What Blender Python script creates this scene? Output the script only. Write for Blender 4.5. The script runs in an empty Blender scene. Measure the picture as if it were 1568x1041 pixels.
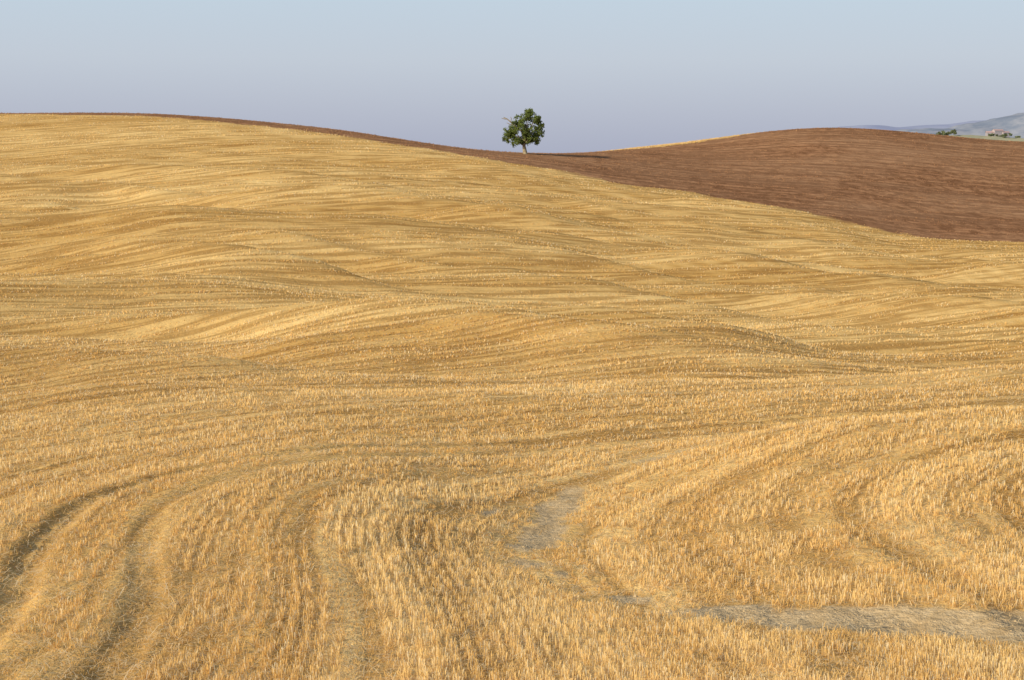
import bpy, math, numpy as np, random
from mathutils import Vector
rng=np.random.default_rng(7); random.seed(7)
CZ=10.0; F=2178.0; HOR=238.0; TH=math.atan((520.5-HOR)/F)
sc=bpy.context.scene

# ------------------------------------------------ helpers
def ss(a,b,x):
    t=np.clip((x-a)/(b-a),0,1); return t*t*(3-2*t)
def vn(x,y,seed=0.0):
    xi=np.floor(x); yi=np.floor(y); fx=x-xi; fy=y-yi
    fx=fx*fx*(3-2*fx); fy=fy*fy*(3-2*fy)
    def h(a,b):
        v=np.sin(a*127.1+b*311.7+seed*74.7)*43758.5453
        return v-np.floor(v)
    return (h(xi,yi)*(1-fx)+h(xi+1,yi)*fx)*(1-fy)+(h(xi,yi+1)*(1-fx)+h(xi+1,yi+1)*fx)*fy
def fbm(x,y,seed=0.0,o=3):
    s=0;a=1;t=0
    for i in range(o):
        s=s+a*vn(x*2**i+i*17.3,y*2**i-i*9.1,seed+i); t+=a; a*=.5
    return s/t
def pdist(x,y,P):
    best=np.full(x.shape,1e9)
    for (ax,ay),(bx,by) in zip(P[:-1],P[1:]):
        dx,dy=bx-ax,by-ay; t=np.clip(((x-ax)*dx+(y-ay)*dy)/(dx*dx+dy*dy),0,1)
        best=np.minimum(best,np.hypot(x-ax-t*dx,y-ay-t*dy))
    return best
def densify(P,n=8):
    P=np.array(P,float); out=[]
    for i in range(len(P)-1):
        p0=P[max(i-1,0)];p1=P[i];p2=P[i+1];p3=P[min(i+2,len(P)-1)]
        for k in range(n):
            t=k/n
            out.append(.5*((2*p1)+(-p0+p2)*t+(2*p0-5*p1+4*p2-p3)*t*t+(-p0+3*p1-3*p2+p3)*t**3))
    out.append(P[-1]); return [tuple(q) for q in out]
TRACK=densify([(-4.2,4),(-5.6,12),(-6.6,18),(-7.9,23),(-8.4,27.3),(-7.2,31.2),(-5.0,34.3),(-2,37.6),(3,40.6),(9,42.8),(18,45.5),(40,52),(120,75)],5)
GULLY=densify([(25,41.5),(13.5,38.6),(8,37.3),(4.4,35),(2.1,32.5),(0.95,29.5),(0.3,24.8),(0.1,23),(0.8,21.2),(1.9,19.4),(2.6,18.4),(3.8,17.4),(5.1,16.8),(8,15.8),(14,14.2)],4)
def side(x,y):
    """true on the outer (left / far) side of the wheel track"""
    P=TRACK; yy=np.interp(x,[p[0] for p in P if p[1]>27.3],[p[1] for p in P if p[1]>27.3])
    xs=np.interp(y,[p[1] for p in P if p[1]<=27.4],[p[0] for p in P if p[1]<=27.4])
    return np.where(y>27.3,(y>yy)|(x<-8.4),x<xs)
TP=np.array(TRACK)
def gfield(x,y):
    d=pdist(x,y,TRACK); o=side(x,y)
    s=np.zeros_like(x)
    for p in TP[::2]:
        s=s+np.exp(-0.7*(np.hypot(x-p[0],y-p[1])))
    gi=np.log(s+1e-30)/0.7
    w=(1.0*np.sin(x/19+y/41)+0.5*np.sin(x/11-y/23))*ss(6,40,d)
    return np.where(o,d+w,gi)

# ------------------------------------------------ terrain height table
COLX=np.array([-400,0,250,500,750,1000,1250,1568,1950.])
UC=(COLX-784)/F
def L(a): return np.array([a[0]]+list(a)+[a[-1]],float)
CUR=[ # distance per column , row per column
 (L([14]*7),                 L([1041]*7)),
 (L([18]*7),                 L([935,930,922,930,930,925,915])),
 (L([23]*7),                 L([842,835,820,835,840,820,800])),
 (L([29]*7),                 L([765,750,730,760,755,716,690])),
 (L([34.5]*7),               L([708,692,682,700,690,652,628])),
 (L([38.5]*7),               L([681,667,659,678,677,660,650])),
 (L([46]*7),                 L([632,622,618,625,624,620,615])),
 (L([60]*7),                 L([560,555,555,560,562,568,578])),
 (L([78]*7),                 L([496,493,497,508,520,533,548])),
 (L([96,98,100,102,104,104,102]), L([434,434,444,462,482,496,514])),
 (L([112,114,116,118,120,120,118]),L([433,433,440,454,474,490,508])),
 (L([146,150,150,146,142,140,138]),L([315,311,334,360,400,423,460])),
 (L([161,164,163,159,155,152,150]),L([320,318,333,356,392,418,453])),
 (L([190,192,190,186,180,176,172]),L([258,258,282,306,348,383,420])),
 (L([204,206,203,198,191,186,182]),L([257,256,276,298,338,370,408])),
 (L([268,262,250,235,225,215,205]),L([174,179,204,243,286,327,374])),
 (L([275,272,265,257,276,262,250]),L([173,175,197,231,240,262,305])),
 (L([292,295,300,300,326,328,330]),L([176,180,206,247,223,196,217])),
 (L([330,335,340,345,350,352,355]),L([200,205,230,262,228,200,219])),
 (L([500]*7),                L([290,290,290,290,290,280,280])),
]
def hermite(xk,yk,x):
    dx=np.diff(xk); m=np.diff(yk)/dx
    t=np.zeros_like(yk); t[1:-1]=(m[:-1]*dx[1:]+m[1:]*dx[:-1])/(dx[1:]+dx[:-1]); t[0]=m[0]; t[-1]=m[-1]
    x=np.clip(x,xk[0],xk[-1]); i=np.clip(np.searchsorted(xk,x)-1,0,len(xk)-2)
    h=dx[i]; s=(x-xk[i])/h
    return (yk[i]*(1+2*s)*(1-s)**2+t[i]*h*s*(1-s)**2+yk[i+1]*s*s*(3-2*s)+t[i+1]*h*s*s*(s-1))
def slope(row): return np.tan(TH+np.arctan((row-520.5)/F))
phi=np.concatenate([np.radians(np.arange(-180,-34,4.0)),np.radians(np.arange(-34,34.01,0.1)),np.radians(np.arange(38,181,4.0))])
phi[-1]=math.pi
rr=np.concatenate([np.exp(np.linspace(math.log(1.5),math.log(420),700)),np.exp(np.linspace(math.log(440),math.log(9000),50))])
H=np.zeros((len(phi),len(rr)))
for i,p in enumerate(phi):
    pc=max(-math.radians(32),min(math.radians(32),p)); u=math.tan(pc)
    ks=[];zs=[]
    for Dk,Rk in CUR:
        d=hermite(UC,Dk,np.array([u]))[0]; r=hermite(UC,Rk,np.array([u]))[0]
        s=slope(r); uu=u/(math.cos(TH)+s*math.sin(TH))
        d=hermite(UC,Dk,np.array([uu]))[0]; r=hermite(UC,Rk,np.array([uu]))[0]
        ks.append(d); zs.append(-slope(r)*d)
    ks=[0,5,9]+ks+[900,2500,12000]; zs=[-1.7,-3.0,-4.15]+zs+[-38,-60,-90]
    H[i]=hermite(np.array(ks,float),np.array(zs,float),rr*math.cos(pc))
    b=float(ss(60,110,abs(math.degrees(p))))
    H[i]=H[i]*(1-b)+b*np.clip(-1.7-0.03*rr,-60,0)
PH,RR=np.meshgrid(phi,rr,indexing='ij')
X=RR*np.sin(PH); Y=RR*np.cos(PH)
G=gfield(X,Y); GD=pdist(X,Y,GULLY)
def saw(t,k=.78):
    f=t-np.floor(t); r=np.where(f<k,f/k,(1-f)/(1-k)); return r*r*(3-2*r)
far=ss(44,75,RR)*(1-ss(190,248,RR))
w1=fbm(X/60,Y/60,71,2)*26; w2=fbm(X/38,Y/38,72,2)*16
s1=saw((Y-.10*X+w1)/24,.82); a1=ss(.26,.54,fbm(X/60,Y/28,73,2))
s2=saw((Y+.22*X+w2)/13+.3,.82); a2=ss(.36,.62,fbm(X/30,Y/16,74,2))
s3=saw((Y-.35*X+w2*1.3)/17+.6,.82); a3=ss(.40,.68,fbm(X/30,Y/20,75,2))
H+=(s1*a1*1.8+s2*a2*1.0+s3*a3*1.0-1.3)*far
H+=(fbm(G/6,X/26,5,2)-.5)*.6*ss(35,70,RR)*(1-ss(200,250,RR))
H+=(fbm(X/22,Y/26,15,2)-.5)*2.2*far
H+=(fbm(X/7,Y/7,11,3)-.5)*0.5*ss(10,20,RR)*(1-ss(60,120,RR))
H+=(fbm(X/.6,Y/.6,12,2)-.5)*0.08*(1-ss(40,80,RR))
near=(1-ss(60,80,RR))
gn=fbm(X/.8,Y/.8,14,2)
H-=0.05*np.exp(-(GD/.6)**2)*near*gn*1.6 + 0.16*np.exp(-(GD/2.6)**2)*near
TD=pdist(X,Y,TRACK)
def inner(off):
    q=[]
    for i,p in enumerate(TRACK):
        a=TP[max(i-1,0)]; b=TP[min(i+1,len(TP)-1)]; t=b-a; t/=np.hypot(*t); q.append((p[0]+t[1]*off,p[1]-t[0]*off))
    return q
IN2=inner(1.75); IN3=[p for p in inner(4.4)[::2] if p[1]<29]
rut=lambda D,w: np.exp(-(D/w)**4)*(.45+.9*fbm(X/.9,Y/.9,16,2))
H-=(.10+.02*(X<-3))*rut(TD,.27)*(1-ss(80,120,RR))
H-=.06*rut(pdist(X,Y,IN2),.25)*(1-ss(60,90,RR))
H+=CZ
def height(x,y):
    p=np.arctan2(x,y); r=np.hypot(x,y)
    fi=np.interp(p,phi,np.arange(len(phi))); fj=np.interp(r,rr,np.arange(len(rr)))
    i=np.clip(fi.astype(int),0,len(phi)-2); j=np.clip(fj.astype(int),0,len(rr)-2); a=fi-i; b=fj-j
    return H[i,j]*(1-a)*(1-b)+H[i+1,j]*a*(1-b)+H[i,j+1]*(1-a)*b+H[i+1,j+1]*a*b
BX=np.array([-160.,-98,-66,-33.,-4,22,45,75,110]); BY=np.array([282,268,262,250,235,225,214,203,192.])
def browns(x,y):
    b=y-np.interp(x,BX,BY)-(fbm(x/9,y/9,21,2)-.5)*3.0-(fbm(x/2,y/3,23,2)-.5)*4.0
    gold2=(y>301+0.75*(x-24)+(fbm(x/5,y/5,22,2)-.5)*6)&(x>19)&(x<56)
    b=np.where(gold2,-3,b)
    return b
PATCH_B=[(2.6,18.5),(3.8,17.6),(5.1,17.0),(8.5,15.8)]
def bare(x,y):
    n=fbm(x/.45,y/.45,31,3)-.5; n2=fbm(x/1.3,y/.7,32,2)-.5
    a=0.48-pdist(x,y,[(1.25,31.0),(0.85,28.2),(0.35,24.7)])
    b=0.68-pdist(x,y,PATCH_B)
    c=0.32-pdist(x,y,[(3.4,34.4),(4.8,35.4)])
    e=0.24-pdist(x,y,[(-.5,27.6),(-.2,29)])
    f=0.18-pdist(x,y,[(0.1,23.2),(0.9,21),(1.9,19.4)])
    m=np.maximum.reduce([a,b,c,e,f])+n*.75+n2*.5
    return ss(-.05,.17,m)

# ------------------------------------------------ material helper
def mat(name):
    m=bpy.data.materials.new(name); m.use_nodes=True; nt=m.node_tree; nt.nodes.clear()
    o=nt.nodes.new('ShaderNodeOutputMaterial'); return m,nt,o
def nd(nt,t,**k):
    n=nt.nodes.new(t)
    for a,b in k.items(): setattr(n,a,b)
    return n
def mix(nt,f,a,b,mode='MIX'):
    n=nt.nodes.new('ShaderNodeMix'); n.data_type='RGBA'; n.blend_type=mode
    for s,v in ((n.inputs[0],f),(n.inputs[6],a),(n.inputs[7],b)):
        if isinstance(v,(int,float)): s.default_value=v
        elif isinstance(v,tuple): s.default_value=(*v,1)
        else: nt.links.new(v,s)
    return n.outputs[2]
def mrange(nt,v,a,b,c=0,d=1):
    n=nt.nodes.new('ShaderNodeMapRange'); n.inputs[1].default_value=a;n.inputs[2].default_value=b;n.inputs[3].default_value=c;n.inputs[4].default_value=d
    nt.links.new(v,n.inputs[0]); return n.outputs[0]
def noise(nt,vec,scale,detail=4,rough=.6):
    n=nt.nodes.new('ShaderNodeTexNoise'); n.inputs['Scale'].default_value=scale; n.inputs['Detail'].default_value=detail; n.inputs['Roughness'].default_value=rough
    nt.links.new(vec,n.inputs['Vector']); return n.outputs['Fac']
def attr(nt,name):
    n=nt.nodes.new('ShaderNodeAttribute'); n.attribute_name=name; return n

def make_mesh(name,V,Fq,nv,mats,col=None,smooth=False,attrs=None):
    me=bpy.data.meshes.new(name); V=np.ascontiguousarray(V,dtype=np.float32)
    me.vertices.add(len(V)); me.vertices.foreach_set('co',V.ravel())
    Fq=np.ascontiguousarray(Fq,dtype=np.int32); nf=len(Fq)
    me.loops.add(nf*nv); me.loops.foreach_set('vertex_index',Fq.ravel())
    me.polygons.add(nf); me.polygons.foreach_set('loop_start',np.arange(0,nf*nv,nv,dtype=np.int32))
    me.polygons.foreach_set('use_smooth',np.full(nf,smooth,dtype=bool))
    me.update(calc_edges=True)
    if col is not None:
        a=me.attributes.new('tint','FLOAT_COLOR','POINT'); c=np.ones((len(V),4),np.float32); c[:,:3]=col; a.data.foreach_set('color',c.ravel())
    for k,v in (attrs or {}).items():
        a=me.attributes.new(k,'FLOAT','POINT'); a.data.foreach_set('value',np.ascontiguousarray(v,dtype=np.float32).ravel())
    for m in mats: me.materials.append(m)
    ob=bpy.data.objects.new(name,me); sc.collection.objects.link(ob); return ob

# ------------------------------------------------ ground material
m_g,nt,out=mat('field_ground')
geo=nd(nt,'ShaderNodeNewGeometry'); pos=geo.outputs['Position']
ag=attr(nt,'g').outputs['Fac']; ab=attr(nt,'brown').outputs['Fac']; abr=attr(nt,'bare').outputs['Fac']; aband=attr(nt,'band').outputs['Fac']
sep=nd(nt,'ShaderNodeSeparateXYZ'); nt.links.new(pos,sep.inputs[0])
def rowvec(k):
    cmb=nd(nt,'ShaderNodeCombineXYZ')
    mx=nd(nt,'ShaderNodeMath',operation='MULTIPLY'); mx.inputs[1].default_value=k; nt.links.new(sep.outputs[0],mx.inputs[0])
    nt.links.new(ag,cmb.inputs[0]); nt.links.new(mx.outputs[0],cmb.inputs[1]); return cmb.outputs[0]
rowfine=noise(nt,rowvec(.08),1.3,2,.7)
fine=noise(nt,pos,9,4,.7); med=noise(nt,pos,1.1,3,.6)
gold=mix(nt,aband,(.57,.32,.085),(.93,.655,.28))
gold=mix(nt,mrange(nt,rowfine,.44,.56),mix(nt,1.0,gold,(.60,.53,.44),'MULTIPLY'),gold)
gold=mix(nt,mrange(nt,fine,.45,.66,0,.65),gold,(.50,.33,.15))
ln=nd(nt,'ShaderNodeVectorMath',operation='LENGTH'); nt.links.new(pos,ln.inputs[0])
soil=mix(nt,mrange(nt,fine,.32,.62),(.38,.27,.145),(.61,.455,.265))
soil=mix(nt,mrange(nt,med,.5,.64,0,.7),soil,(.44,.30,.15))
gold=mix(nt,abr,gold,soil)
br=mix(nt,mrange(nt,noise(nt,pos,.5,5,.75),.42,.58),(.20,.095,.046),(.43,.225,.115))
br=mix(nt,mrange(nt,noise(nt,pos,.045,3,.5),.4,.7,0,.6),br,(.46,.27,.15))
mp=nd(nt,'ShaderNodeMapping'); mp.inputs['Rotation'].default_value=(0,0,.25); mp.inputs['Scale'].default_value=(.03,.55,.1); nt.links.new(pos,mp.inputs[0])
fur=noise(nt,mp.outputs[0],1.0,3,.7)
br=mix(nt,mrange(nt,fur,.43,.57,0,.65),br,(.195,.095,.05))
col=mix(nt,mrange(nt,ab,-1.0,1.0),gold,br)
col=mix(nt,mrange(nt,ln.outputs['Value'],380,2500,0,.95),col,(.33,.34,.40))  # aerial haze painted into the ground colour with distance
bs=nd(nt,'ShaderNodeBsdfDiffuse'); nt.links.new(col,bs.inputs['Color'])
bp2=nd(nt,'ShaderNodeBump'); bp2.inputs['Strength'].default_value=.6; bp2.inputs['Distance'].default_value=.3
nt.links.new(noise(nt,pos,.9,6,.78),bp2.inputs['Height'])
bp3=nd(nt,'ShaderNodeBump'); bp3.inputs['Strength'].default_value=.6; bp3.inputs['Distance'].default_value=.3
nt.links.new(rowfine,bp3.inputs['Height']); nt.links.new(bp2.outputs[0],bp3.inputs['Normal'])
nt.links.new(bp3.outputs[0],bs.inputs['Normal'])
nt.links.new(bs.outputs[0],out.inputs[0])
def bandf(g,x,y):
    b1=fbm(g/3.4,x/90+y/130,51,2); b2=fbm(g/1.1,x/70,52,2); b3=fbm(x/22,y/22,53,2)
    ph=g/2.3+1.0*fbm(g/16,x/80,54,2); b4=.5+.5*np.sin(6.2832*ph); am=.45+.55*ss(.35,.6,fbm(x/25,y/25,55,2))
    return np.clip(ss(.38,.62,b1)*.34+ss(.36,.62,b2)*.22+(b4*am+.5*(1-am))*.34+ss(.3,.7,b3)*.10,0,1)

# ------------------------------------------------ ground mesh
NP,NR=H.shape
V=np.stack([X,Y,H],-1).reshape(-1,3)
V=np.vstack([V,[[0,0,CZ-1.7]]])
idx=np.arange(NP*NR).reshape(NP,NR)
q=np.stack([idx[:-1,:-1],idx[:-1,1:],idx[1:,1:],idx[1:,:-1]],-1).reshape(-1,4)[:,::-1]
c0=len(V)-1
at={'g':np.append(G.ravel(),0),'brown':np.append(browns(X,Y).ravel(),-9),'bare':np.append(bare(X,Y).ravel(),0),'band':np.append(bandf(G,X,Y).ravel(),.5)}
capq=np.array([[c0,idx[min(i+2,NP-1),0],idx[i+1,0],idx[i,0]] for i in range(0,NP-2,2)])
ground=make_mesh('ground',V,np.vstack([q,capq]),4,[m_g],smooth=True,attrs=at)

# ------------------------------------------------ straw material
def straw_mat(name,trans=.3):
    m,nt,out=mat(name)
    a=attr(nt,'tint').outputs['Color']
    d=nd(nt,'ShaderNodeBsdfDiffuse'); t=nd(nt,'ShaderNodeBsdfTranslucent')
    nt.links.new(a,d.inputs[0]); nt.links.new(a,t.inputs[0])
    ms=nd(nt,'ShaderNodeMixShader'); ms.inputs[0].default_value=trans
    nt.links.new(d.outputs[0],ms.inputs[1]); nt.links.new(t.outputs[0],ms.inputs[2])
    nt.links.new(ms.outputs[0],out.inputs[0]); return m
m_straw=straw_mat('dry_straw',.3)

def sampleD(n,d0,d1,e):
    u=rng.random(n); return (d0**e+u*(d1**e-d0**e))**(1/e)
# ------------------------------------------------ stubble
NT=168000; PER=5
d=sampleD(NT,10.8,340,.12); uu=rng.uniform(-.43,.43,NT); x=uu*d; y=d.copy()
g=gfield(x,y); e=.02
gx=(gfield(x+e,y)-g)/e; gy=(gfield(x,y+e)-g)/e
gl=np.hypot(gx,gy)+1e-6; gx/=gl; gy/=gl
sp=np.where(d<42,.16,np.where(d<62,.38,np.where(d<95,.75,np.where(d<140,1.15,1.9))))
tg=np.round(g/sp)*sp+rng.normal(0,1,NT)*np.where(d<42,.028,sp*.13)
snap=np.where(d<42,1,.9)*(rng.random(NT)<.88)
k=(tg-g)*snap; x=x+gx*k; y=y+gy*k; g=g+k
bn=browns(x,y); isb=bn>0
band=bandf(g,x,y); patch=fbm(x/1.6,y/1.6,61,3)
trk=pdist(x,y,TRACK); trk2=pdist(x,y,IN2); trk3=pdist(x,y,IN3)
gm=np.mod(g+60,8.4); tram=np.minimum(np.abs(gm-1.0),np.abs(gm-2.9)); outer=(g>3)
wob=.75+.5*fbm(x/.7,y/.7,66,2)
flat=np.exp(-(trk/(.42*wob))**4)*1.15+np.exp(-(trk2/(.40*wob))**4)*1.1+np.exp(-(trk3/(.3*wob))**4)*.9+np.where(outer,np.exp(-(tram/(.26+.002*d))**2)*.9,0)
flat+=np.exp(-((trk2-.1)/(1.3*wob))**2)*.2*(x<-2)
gd=pdist(x,y,GULLY); flat+=np.exp(-(gd/(.9*wob))**2)*.8*(y<41)
flat=np.clip(flat+np.clip((patch-.58)*6,0,.8)*(d<70),0,1)
keep=(rng.random(NT)>bare(x,y)*1.02)&(rng.random(NT)>flat*.5)
keep&=~(isb&(rng.random(NT)<.5))
keep&=(rng.random(NT)>(1-band)*.45)
x,y,g,d,bn,band,patch,flat,isb,gx,gy=[a[keep] for a in (x,y,g,d,bn,band,patch,flat,isb,gx,gy)]
n=len(x)
def rep(a): return np.repeat(a,PER)
al=rng.normal(0,1,n*PER)*rep(np.maximum(.055,.0045*(d-20))); ac=rng.normal(0,1,n*PER)*rep(np.maximum(.024,.0008*d))
sx=rep(x)+rep(gx)*ac-rep(gy)*al; sy=rep(y)+rep(gy)*ac+rep(gx)*al
D=rep(d); FL=rep(flat); BD=rep(band); IB=rep(isb)
bh=rep(rng.uniform(.8,1.1,n))
h=(.10+.05*BD)*bh*rng.uniform(.55,1.15,n*PER)*(1-.72*FL)
h=np.where(IB,h*.9,h)*(1+.001*np.clip(D-60,0,200))
w=np.maximum(.0056,.00039*D)*rng.uniform(.7,1.3,n*PER)
az=rng.uniform(0,2*np.pi,n*PER); lean=np.abs(rng.normal(0,.18,n*PER))+FL*rng.uniform(0,1.6,n*PER)
la=rng.uniform(0,2*np.pi,n*PER)
tx=np.cos(la)*np.sin(lean); ty=np.sin(la)*np.sin(lean); tz=np.maximum(np.cos(lean),.12)
LL=h*(1+FL*.8)
sz=height(sx,sy)-.015
cx=np.cos(az)*w*.5; cy=np.sin(az)*w*.5
Vv=np.empty((n*PER,4,3),np.float32)
Vv[:,0]=np.stack([sx-cx,sy-cy,sz],-1); Vv[:,1]=np.stack([sx+cx,sy+cy,sz],-1)
topx=sx+tx*LL; topy=sy+ty*LL; topz=sz+tz*LL
Vv[:,2]=np.stack([topx+cx*.8,topy+cy*.8,topz],-1); Vv[:,3]=np.stack([topx-cx*.8,topy-cy*.8,topz],-1)
light=np.array([.99,.735,.345]); deep=np.array([.80,.48,.145]); pale=np.array([.97,.84,.58]); oran=np.array([.76,.44,.12])
t=np.clip(rng.random(n*PER)*.3+BD*.9-.08,0,1)[:,None]
colr=deep*(1-t)+light*t
pm=(rng.random(n*PER)<.20)[:,None]; colr=np.where(pm,pale,colr)
f=(FL*.65)[:,None]; colr=colr*(1-f)+oran*f
colr*=rng.uniform(.90,1.02,(n*PER,1))
brn=np.array([.42,.225,.115])*rng.uniform(.6,1.4,(n*PER,1)); colr=np.where(IB[:,None],brn,colr)
C=np.repeat(colr[:,None,:],4,1).copy()
m0=np.array([.82,.76,.67]); m1=np.array([.95,.91,.86])  # darker stem bases: soiled straw plus painted shade in the near gaps
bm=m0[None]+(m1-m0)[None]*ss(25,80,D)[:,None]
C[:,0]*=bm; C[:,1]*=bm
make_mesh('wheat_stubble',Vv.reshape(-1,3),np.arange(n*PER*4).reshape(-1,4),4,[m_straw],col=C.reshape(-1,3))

# ------------------------------------------------ loose straw litter
NL=140000
d=sampleD(NL,10.8,80,.6); uu=rng.uniform(-.43,.43,NL); x=uu*d; y=d
k=rng.random(NL)>bare(x,y)*.84; x,y,d=x[k],y[k],d[k]; NL=len(x)
z=height(x,y)+rng.uniform(.005,.05,NL)
a=rng.uniform(0,2*np.pi,NL); ln_=rng.uniform(.05,.2,NL)*(1+d*.01); w=np.maximum(.005,.0003*d)
tl=rng.normal(0,.18,NL)
vx=np.cos(a)*ln_/2; vy=np.sin(a)*ln_/2; vz=tl*ln_/2; px=-np.sin(a)*w/2; py=np.cos(a)*w/2
Vv=np.empty((NL,4,3),np.float32)
Vv[:,0]=np.stack([x-vx-px,y-vy-py,z-vz],-1);Vv[:,1]=np.stack([x+vx-px,y+vy-py,z+vz],-1)
Vv[:,2]=np.stack([x+vx+px,y+vy+py,z+vz],-1);Vv[:,3]=np.stack([x-vx+px,y-vy+py,z-vz],-1)
t=rng.random((NL,1)); colr=(oran*(1-t)+pale*t)*rng.uniform(.8,1.03,(NL,1))
make_mesh('straw_litter',Vv.reshape(-1,3),np.arange(NL*4).reshape(-1,4),4,[m_straw],col=np.repeat(colr[:,None,:],4,1).reshape(-1,3))

# ------------------------------------------------ dry earth crumbs in the bare gully
NC=60000
d=sampleD(NC,12,42,1.0); x=rng.uniform(-.43,.43,NC)*d; y=d; bb=bare(x,y); k=rng.random(NC)<bb*.6
x,y,d=x[k],y[k],d[k]; NC=len(x); s=rng.uniform(.006,.018,NC)*np.where(rng.random(NC)<.05,2.4,1)
oc=np.array([[1,0,0],[0,1,0],[-1,0,0],[0,-1,0],[0,0,.7],[0,0,-.7]],float)
of=np.array([[0,1,4],[1,2,4],[2,3,4],[3,0,4],[1,0,5],[2,1,5],[3,2,5],[0,3,5]])
VC=oc[None]*s[:,None,None]*rng.uniform(.6,1.3,(NC,6,3)); an=rng.uniform(0,6.28,NC)
xr=VC[:,:,0]*np.cos(an)[:,None]-VC[:,:,1]*np.sin(an)[:,None]; yr=VC[:,:,0]*np.sin(an)[:,None]+VC[:,:,1]*np.cos(an)[:,None]
VC=np.stack([xr+x[:,None],yr+y[:,None],VC[:,:,2]+height(x,y)[:,None]],-1)
FC=(of[None]+np.arange(NC)[:,None,None]*6).reshape(-1,3)
cc=np.array([.54,.40,.23])*rng.uniform(.75,1.12,(NC,1))
m_clod=straw_mat('dry_earth',0.0)
make_mesh('earth_crumbs',VC.reshape(-1,3),FC,3,[m_clod],col=np.repeat(cc[:,None,:],6,1).reshape(-1,3))

# ------------------------------------------------ tree
def tube(Vs,Fs,pts,rad,seg=8):
    base=len(Vs); pts=[Vector(p) for p in pts]
    for i,p in enumerate(pts):
        t=(pts[min(i+1,len(pts)-1)]-pts[max(i-1,0)]).normalized()
        a=t.cross(Vector((.3,.9,.1))).normalized(); b=t.cross(a)
        for s in range(seg):
            an=2*math.pi*s/seg; Vs.append(tuple(p+(a*math.cos(an)+b*math.sin(an))*rad[i]*(1+.12*math.sin(3*an+i))))
    for i in range(len(pts)-1):
        for s in range(seg):
            Fs.append((base+i*seg+s,base+i*seg+(s+1)%seg,base+(i+1)*seg+(s+1)%seg,base+(i+1)*seg+s))
def obj(name,Vs,Fs,m,parent=None,smooth=True):
    me=bpy.data.meshes.new(name); me.from_pydata(Vs,[],Fs); me.materials.append(m); me.update()
    for p in me.polygons: p.use_smooth=smooth
    o=bpy.data.objects.new(name,me); sc.collection.objects.link(o)
    if parent: o.parent=parent
    return o
m_bark,nt,out=mat('bark'); b=nd(nt,'ShaderNodeBsdfPrincipled'); b.inputs['Roughness'].default_value=.95
gp=nd(nt,'ShaderNodeNewGeometry').outputs['Position']
nt.links.new(mix(nt,mrange(nt,noise(nt,gp,6),.35,.65),(.20,.155,.10),(.40,.33,.22)),b.inputs['Base Color']); nt.links.new(b.outputs[0],out.inputs[0])
m_leaf=straw_mat('leaves',.3)
TY=256.0; TX=2.25; TZ=float(height(np.array([TX]),np.array([TY]))[0])-.1
tree=bpy.data.objects.new('oak_tree',None); sc.collection.objects.link(tree); tree.location=(TX,TY,TZ)
S=.1171
lumps=[(806,179,11),(794,186,10),(819,184,11),(826,192,9),(801,198,15),(783,205,12),(815,206,13),(790,214,10),(777,211,8),(806,214,9),(825,203,9),(786,197,9),(820,215,7),(811,174,7)]
Vs=[];Fs=[]
tube(Vs,Fs,[(.15,0,-.3),(.12,0,.2),(-.02,.03,.9),(-.12,.05,1.5),(-.1,0,2.4),(.05,0,3.6),(.2,0,5)],[.55,.42,.33,.28,.21,.13,.05],10)
for (lx,ly,lr) in lumps:
    ex=(lx-803)*S; ez=(236-ly)*S; ey=random.uniform(-1.2,1.2)
    z0=random.uniform(1.4,2.6); sx0=-.12
    mid=(ex*.5+random.uniform(-.2,.2),ey*.4,(z0+ez)*.5+.2)
    tube(Vs,Fs,[(sx0,0,z0),mid,(ex,ey,ez)],[.12,.075,.02],6)
obj('trunk',Vs,Fs,m_bark,tree)
Vs=[];Fs=[]
tube(Vs,Fs,[(-.5,0,4.0),(-1.6,-.1,5.0),(-2.5,-.1,5.75),(-3.1,-.1,6.25),(-3.75,-.1,6.55)],[.12,.12,.11,.09,.06],6)
tube(Vs,Fs,[(-2.5,-.1,5.75),(-2.35,0,6.3),(-2.5,0,6.65)],[.08,.07,.04],5)
tube(Vs,Fs,[(-3.1,-.1,6.25),(-3.5,0,6.25),(-4.1,0,6.4)],[.08,.07,.04],5)
tube(Vs,Fs,[(-1.9,-.1,5.25),(-2.6,-.2,5.3),(-3.2,-.2,5.6)],[.08,.07,.04],5)
tube(Vs,Fs,[(-1.6,-.1,5.0),(-1.7,.1,5.7),(-1.45,.1,6.4)],[.07,.06,.04],5)
obj('dead_branch',Vs,Fs,m_bark,tree)
def leafcloud(name,clumps,nper,size,parent,base,seed):
    r=np.random.default_rng(seed); P=[];T=[]
    for (cx,cy,cz,cr) in clumps:
        m=max(12,int(nper*cr*cr)); v=r.normal(size=(m,3)); v/=np.linalg.norm(v,axis=1)[:,None]
        rad=cr*(r.random(m)**.45)*(1+.25*np.sin(v[:,0]*5+cx*3)*np.cos(v[:,2]*6+cy))
        P.append(np.array([cx,cy,cz])+v*rad[:,None]*[1,1,.9]); T.append(np.full(m,r.uniform(.75,1.3)))
    P=np.vstack(P);T=np.concatenate(T); m=len(P)
    a=r.normal(size=(m,3)); a/=np.linalg.norm(a,axis=1)[:,None]; b=np.cross(a,r.normal(size=(m,3))); b/=np.linalg.norm(b,axis=1)[:,None]
    s=(size*r.uniform(.6,1.3,m))[:,None]
    Vv=np.stack([P-a*s,P+b*s*.6,P+a*s,P-b*s*.6],1)
    yel=r.random((m,1))*.4
    c=(np.array(base)*(1-yel)+np.array([.20,.20,.05])*yel)*(T*r.uniform(.7,1.3,m))[:,None]
    o=make_mesh(name,Vv.reshape(-1,3),np.arange(m*4).reshape(-1,4),4,[m_leaf],col=np.repeat(c[:,None,:],4,1).reshape(-1,3))
    if parent: o.parent=parent
    return o
cl=[]
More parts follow.
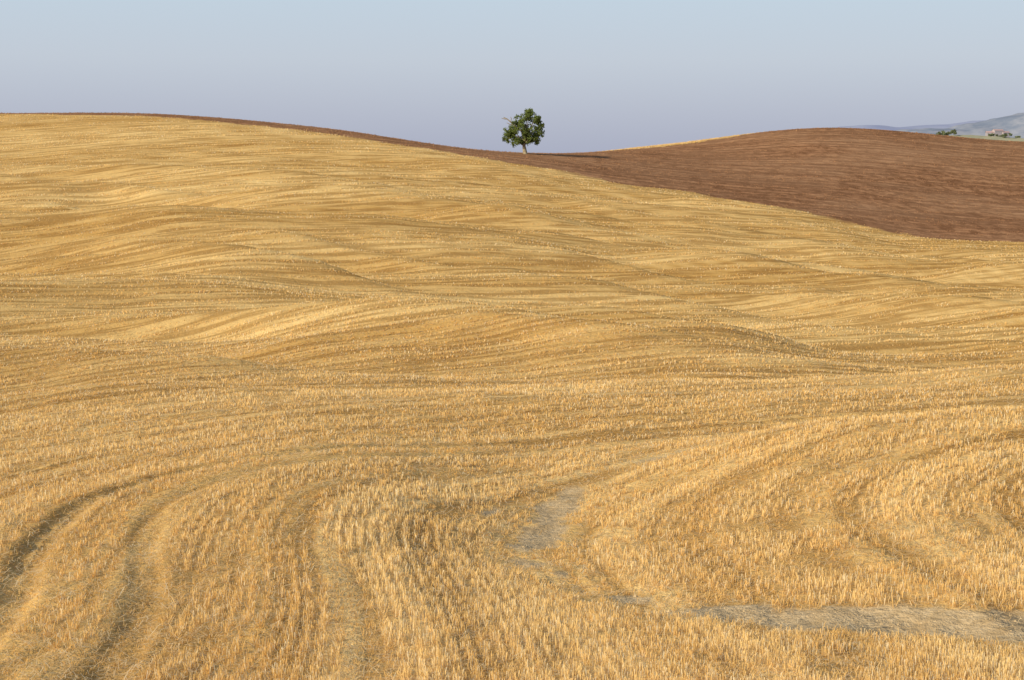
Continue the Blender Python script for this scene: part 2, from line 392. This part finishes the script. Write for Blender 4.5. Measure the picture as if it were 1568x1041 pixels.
for (lx,ly,lr) in lumps:
    ex=(lx-803)*S; ez=(236-ly)*S; R=lr*S
    for k in range(int(6+R*R*11)):
        v=Vector((random.gauss(0,1),random.gauss(0,1),random.gauss(0,1))).normalized()*R*random.uniform(.35,.98)
        dep=random.uniform(-1,1)*(2.6-abs(ex)*.5)
        cl.append((ex+v.x,v.y+dep*.8,ez+v.z,random.uniform(.28,.52)))
leafcloud('foliage',cl,240,.14,tree,(.14,.19,.055),3)

# ------------------------------------------------ distant hills
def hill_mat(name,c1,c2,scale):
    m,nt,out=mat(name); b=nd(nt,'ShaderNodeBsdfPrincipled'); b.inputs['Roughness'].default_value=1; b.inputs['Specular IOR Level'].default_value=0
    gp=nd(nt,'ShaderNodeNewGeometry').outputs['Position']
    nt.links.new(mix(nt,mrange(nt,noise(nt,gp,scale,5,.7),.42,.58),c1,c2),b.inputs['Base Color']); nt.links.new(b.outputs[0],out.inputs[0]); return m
def ridge(name,dist,pts,depth,m,seed,rough):
    xs=np.array([(p[0]-784)/F*dist for p in pts]); zs=np.array([-(slope(np.array(float(p[1])))*dist) for p in pts])
    gx=np.linspace(xs[0],xs[-1],260); gy=np.linspace(-depth,depth,40)
    XX,YY=np.meshgrid(gx,gy,indexing='ij'); prof=hermite(xs,zs,gx)[:,None]; b=np.cos(YY/depth*math.pi/2)**1.3
    Z=-60+(prof+60)*b+(fbm(XX/dist*60,YY/dist*60,seed,4)-.5)*rough*b
    Vh=np.stack([XX,YY+dist,Z+CZ],-1).reshape(-1,3); ii=np.arange(260*40).reshape(260,40)
    qq=np.stack([ii[:-1,:-1],ii[1:,:-1],ii[1:,1:],ii[:-1,1:]],-1).reshape(-1,4)
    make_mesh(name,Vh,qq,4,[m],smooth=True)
    return lambda px,dy=0:(float((px-784)/F*dist),dist+dy,float(hermite(xs,zs,np.array([(px-784)/F*dist]))[0])+CZ)
ridge('distant_hills',5200,[(1180,262),(1260,199),(1300,192),(1370,194),(1440,190),(1500,184),(1568,180),(1900,160),(2300,200)],900,hill_mat('far_haze_hill',(.29,.32,.46),(.32,.35,.47),.004),3,12)  # blue haze is put into the base colours, no volume
ridge('distant_hills',2600,[(1300,262),(1365,202),(1400,197),(1440,196),(1470,192),(1500,187),(1530,178),(1568,169),(1700,150),(2000,140),(2400,230)],420,hill_mat('haze_hill',(.20,.235,.31),(.31,.325,.38),.012),8,14)  # nearer hill, haze likewise painted into its colours
fr=ridge('background_hill',820,[(1330,262),(1400,208),(1440,207),(1480,207),(1520,209),(1568,212),(1700,214),(2000,220)],110,hill_mat('background_field',(.50,.44,.28),(.30,.30,.21),.02),5,1.5)
cl=[]
for px,r,hgt in [(1440,2.0,1.2),(1446,2.2,1.5),(1453,1.8,1.0),(1427,1.3,.3),(1518,1.5,.3),(1526,1.6,.5),(1535,1.3,.3),(1400,1.0,-.2),(1560,1.2,.1)]:
    X0,Y0,Z0=fr(px,random.uniform(-10,10)); 
    for k in range(7): cl.append((X0+random.gauss(0,r*.7),Y0+random.gauss(0,r),Z0+hgt+random.uniform(-.8,.8),random.uniform(.7,1.1)))
leafcloud('distant_trees',cl,60,.4,None,(.18,.21,.13),9)
def flatmat(n,c):
    m,nt,out=mat(n); b=nd(nt,'ShaderNodeBsdfPrincipled'); b.inputs['Roughness'].default_value=.9
    gp=nd(nt,'ShaderNodeNewGeometry').outputs['Position']
    nt.links.new(mix(nt,noise(nt,gp,.4),tuple(v*.9 for v in c),tuple(min(1,v*1.1) for v in c)),b.inputs['Base Color']); nt.links.new(b.outputs[0],out.inputs[0]); return m
m_w=flatmat('hazy_plaster',(.38,.34,.35)); m_r=flatmat('hazy_roof_tiles',(.43,.30,.29)); m_win=flatmat('shutters',(.26,.26,.29))
for px,row,w,dp,hh in [(1508,202,12,9,3),(1520,199,16,9,4),(1531,202,12,9,3)]:
    dist=2310; xx=(px-784)/F*dist; zz=-float(slope(np.array(float(row))))*dist+CZ
    e=bpy.data.objects.new('village_house',None); sc.collection.objects.link(e); e.location=(xx,dist,zz-hh-1); e.rotation_euler[2]=random.uniform(-.4,.4)
    a,b2=w/2,dp/2
    obj('walls',[(-a,-b2,-14),(a,-b2,-14),(a,b2,-14),(-a,b2,-14),(-a,-b2,hh),(a,-b2,hh),(a,b2,hh),(-a,b2,hh),(-a,0,hh+2.2),(a,0,hh+2.2)],[(0,1,5,4),(1,2,6,9,5),(2,3,7,6),(3,0,4,8,7)],m_w,e,False)
    a+=.5;b3=b2+.6
    obj('roof',[(-a,-b3,hh-.2),(a,-b3,hh-.2),(a,0,hh+2.5),(-a,0,hh+2.5),(-a,b3,hh-.2),(a,b3,hh-.2)],[(0,1,2,3),(3,2,5,4)],m_r,e,False)
    Vw=[];Fw=[]
    for fx in (-.3,0,.3):
        k=len(Vw); X0=fx*w; Vw+= [(X0-.5,-b2-.03,.8),(X0+.5,-b2-.03,.8),(X0+.5,-b2-.03,2.1),(X0-.5,-b2-.03,2.1)]; Fw.append((k,k+1,k+2,k+3))
    obj('windows',Vw,Fw,m_win,e,False)

# ------------------------------------------------ light and sky
EL=math.radians(25); AZ=math.radians(-124)
sd=Vector((math.sin(AZ)*math.cos(EL),math.cos(AZ)*math.cos(EL),math.sin(EL)))
sl=bpy.data.lights.new('sun','SUN'); sl.energy=5.0; sl.angle=math.radians(.5); sl.color=(1,.88,.645)
so=bpy.data.objects.new('sun',sl); sc.collection.objects.link(so); so.rotation_euler=sd.to_track_quat('Z','Y').to_euler()
w=bpy.data.worlds.new('World'); sc.world=w; w.use_nodes=True; nt=w.node_tree; nt.nodes.clear()
sky=nd(nt,'ShaderNodeTexSky',sky_type='NISHITA'); sky.sun_disc=False; sky.sun_elevation=EL; sky.sun_rotation=AZ; sky.dust_density=2; sky.air_density=1
tc=nd(nt,'ShaderNodeTexCoord'); sp_=nd(nt,'ShaderNodeSeparateXYZ'); nt.links.new(tc.outputs['Generated'],sp_.inputs[0])
cr=nd(nt,'ShaderNodeValToRGB'); E=cr.color_ramp.elements
E[0].position=0; E[0].color=(.44,.47,.60,1); E[1].position=1; E[1].color=(.12,.20,.38,1)
for p,c in ((.03,(.50,.54,.655)),(.065,(.57,.63,.725)),(.12,(.57,.69,.80)),(.3,(.40,.50,.64))):
    q_=E.new(p); q_.color=(*c,1)
nt.links.new(sp_.outputs[2],cr.inputs[0])
sc10=nd(nt,'ShaderNodeVectorMath',operation='SCALE'); sc10.inputs['Scale'].default_value=10; nt.links.new(cr.outputs[0],sc10.inputs[0])
bg=nd(nt,'ShaderNodeBackground'); bg.inputs[1].default_value=.1
nt.links.new(mix(nt,.88,sky.outputs[0],sc10.outputs[0]),bg.inputs[0])
wo=nd(nt,'ShaderNodeOutputWorld'); nt.links.new(bg.outputs[0],wo.inputs[0])

# ------------------------------------------------ camera
cd=bpy.data.cameras.new('camera'); cd.sensor_width=36; cd.lens=36*F/1568; cd.clip_end=20000; cd.clip_start=.1
co=bpy.data.objects.new('camera',cd); sc.collection.objects.link(co); co.location=(0,0,CZ); co.rotation_euler=(math.pi/2-TH,0,0); sc.camera=co
sc.view_settings.view_transform='Standard'; sc.view_settings.look='None'; sc.view_settings.exposure=0
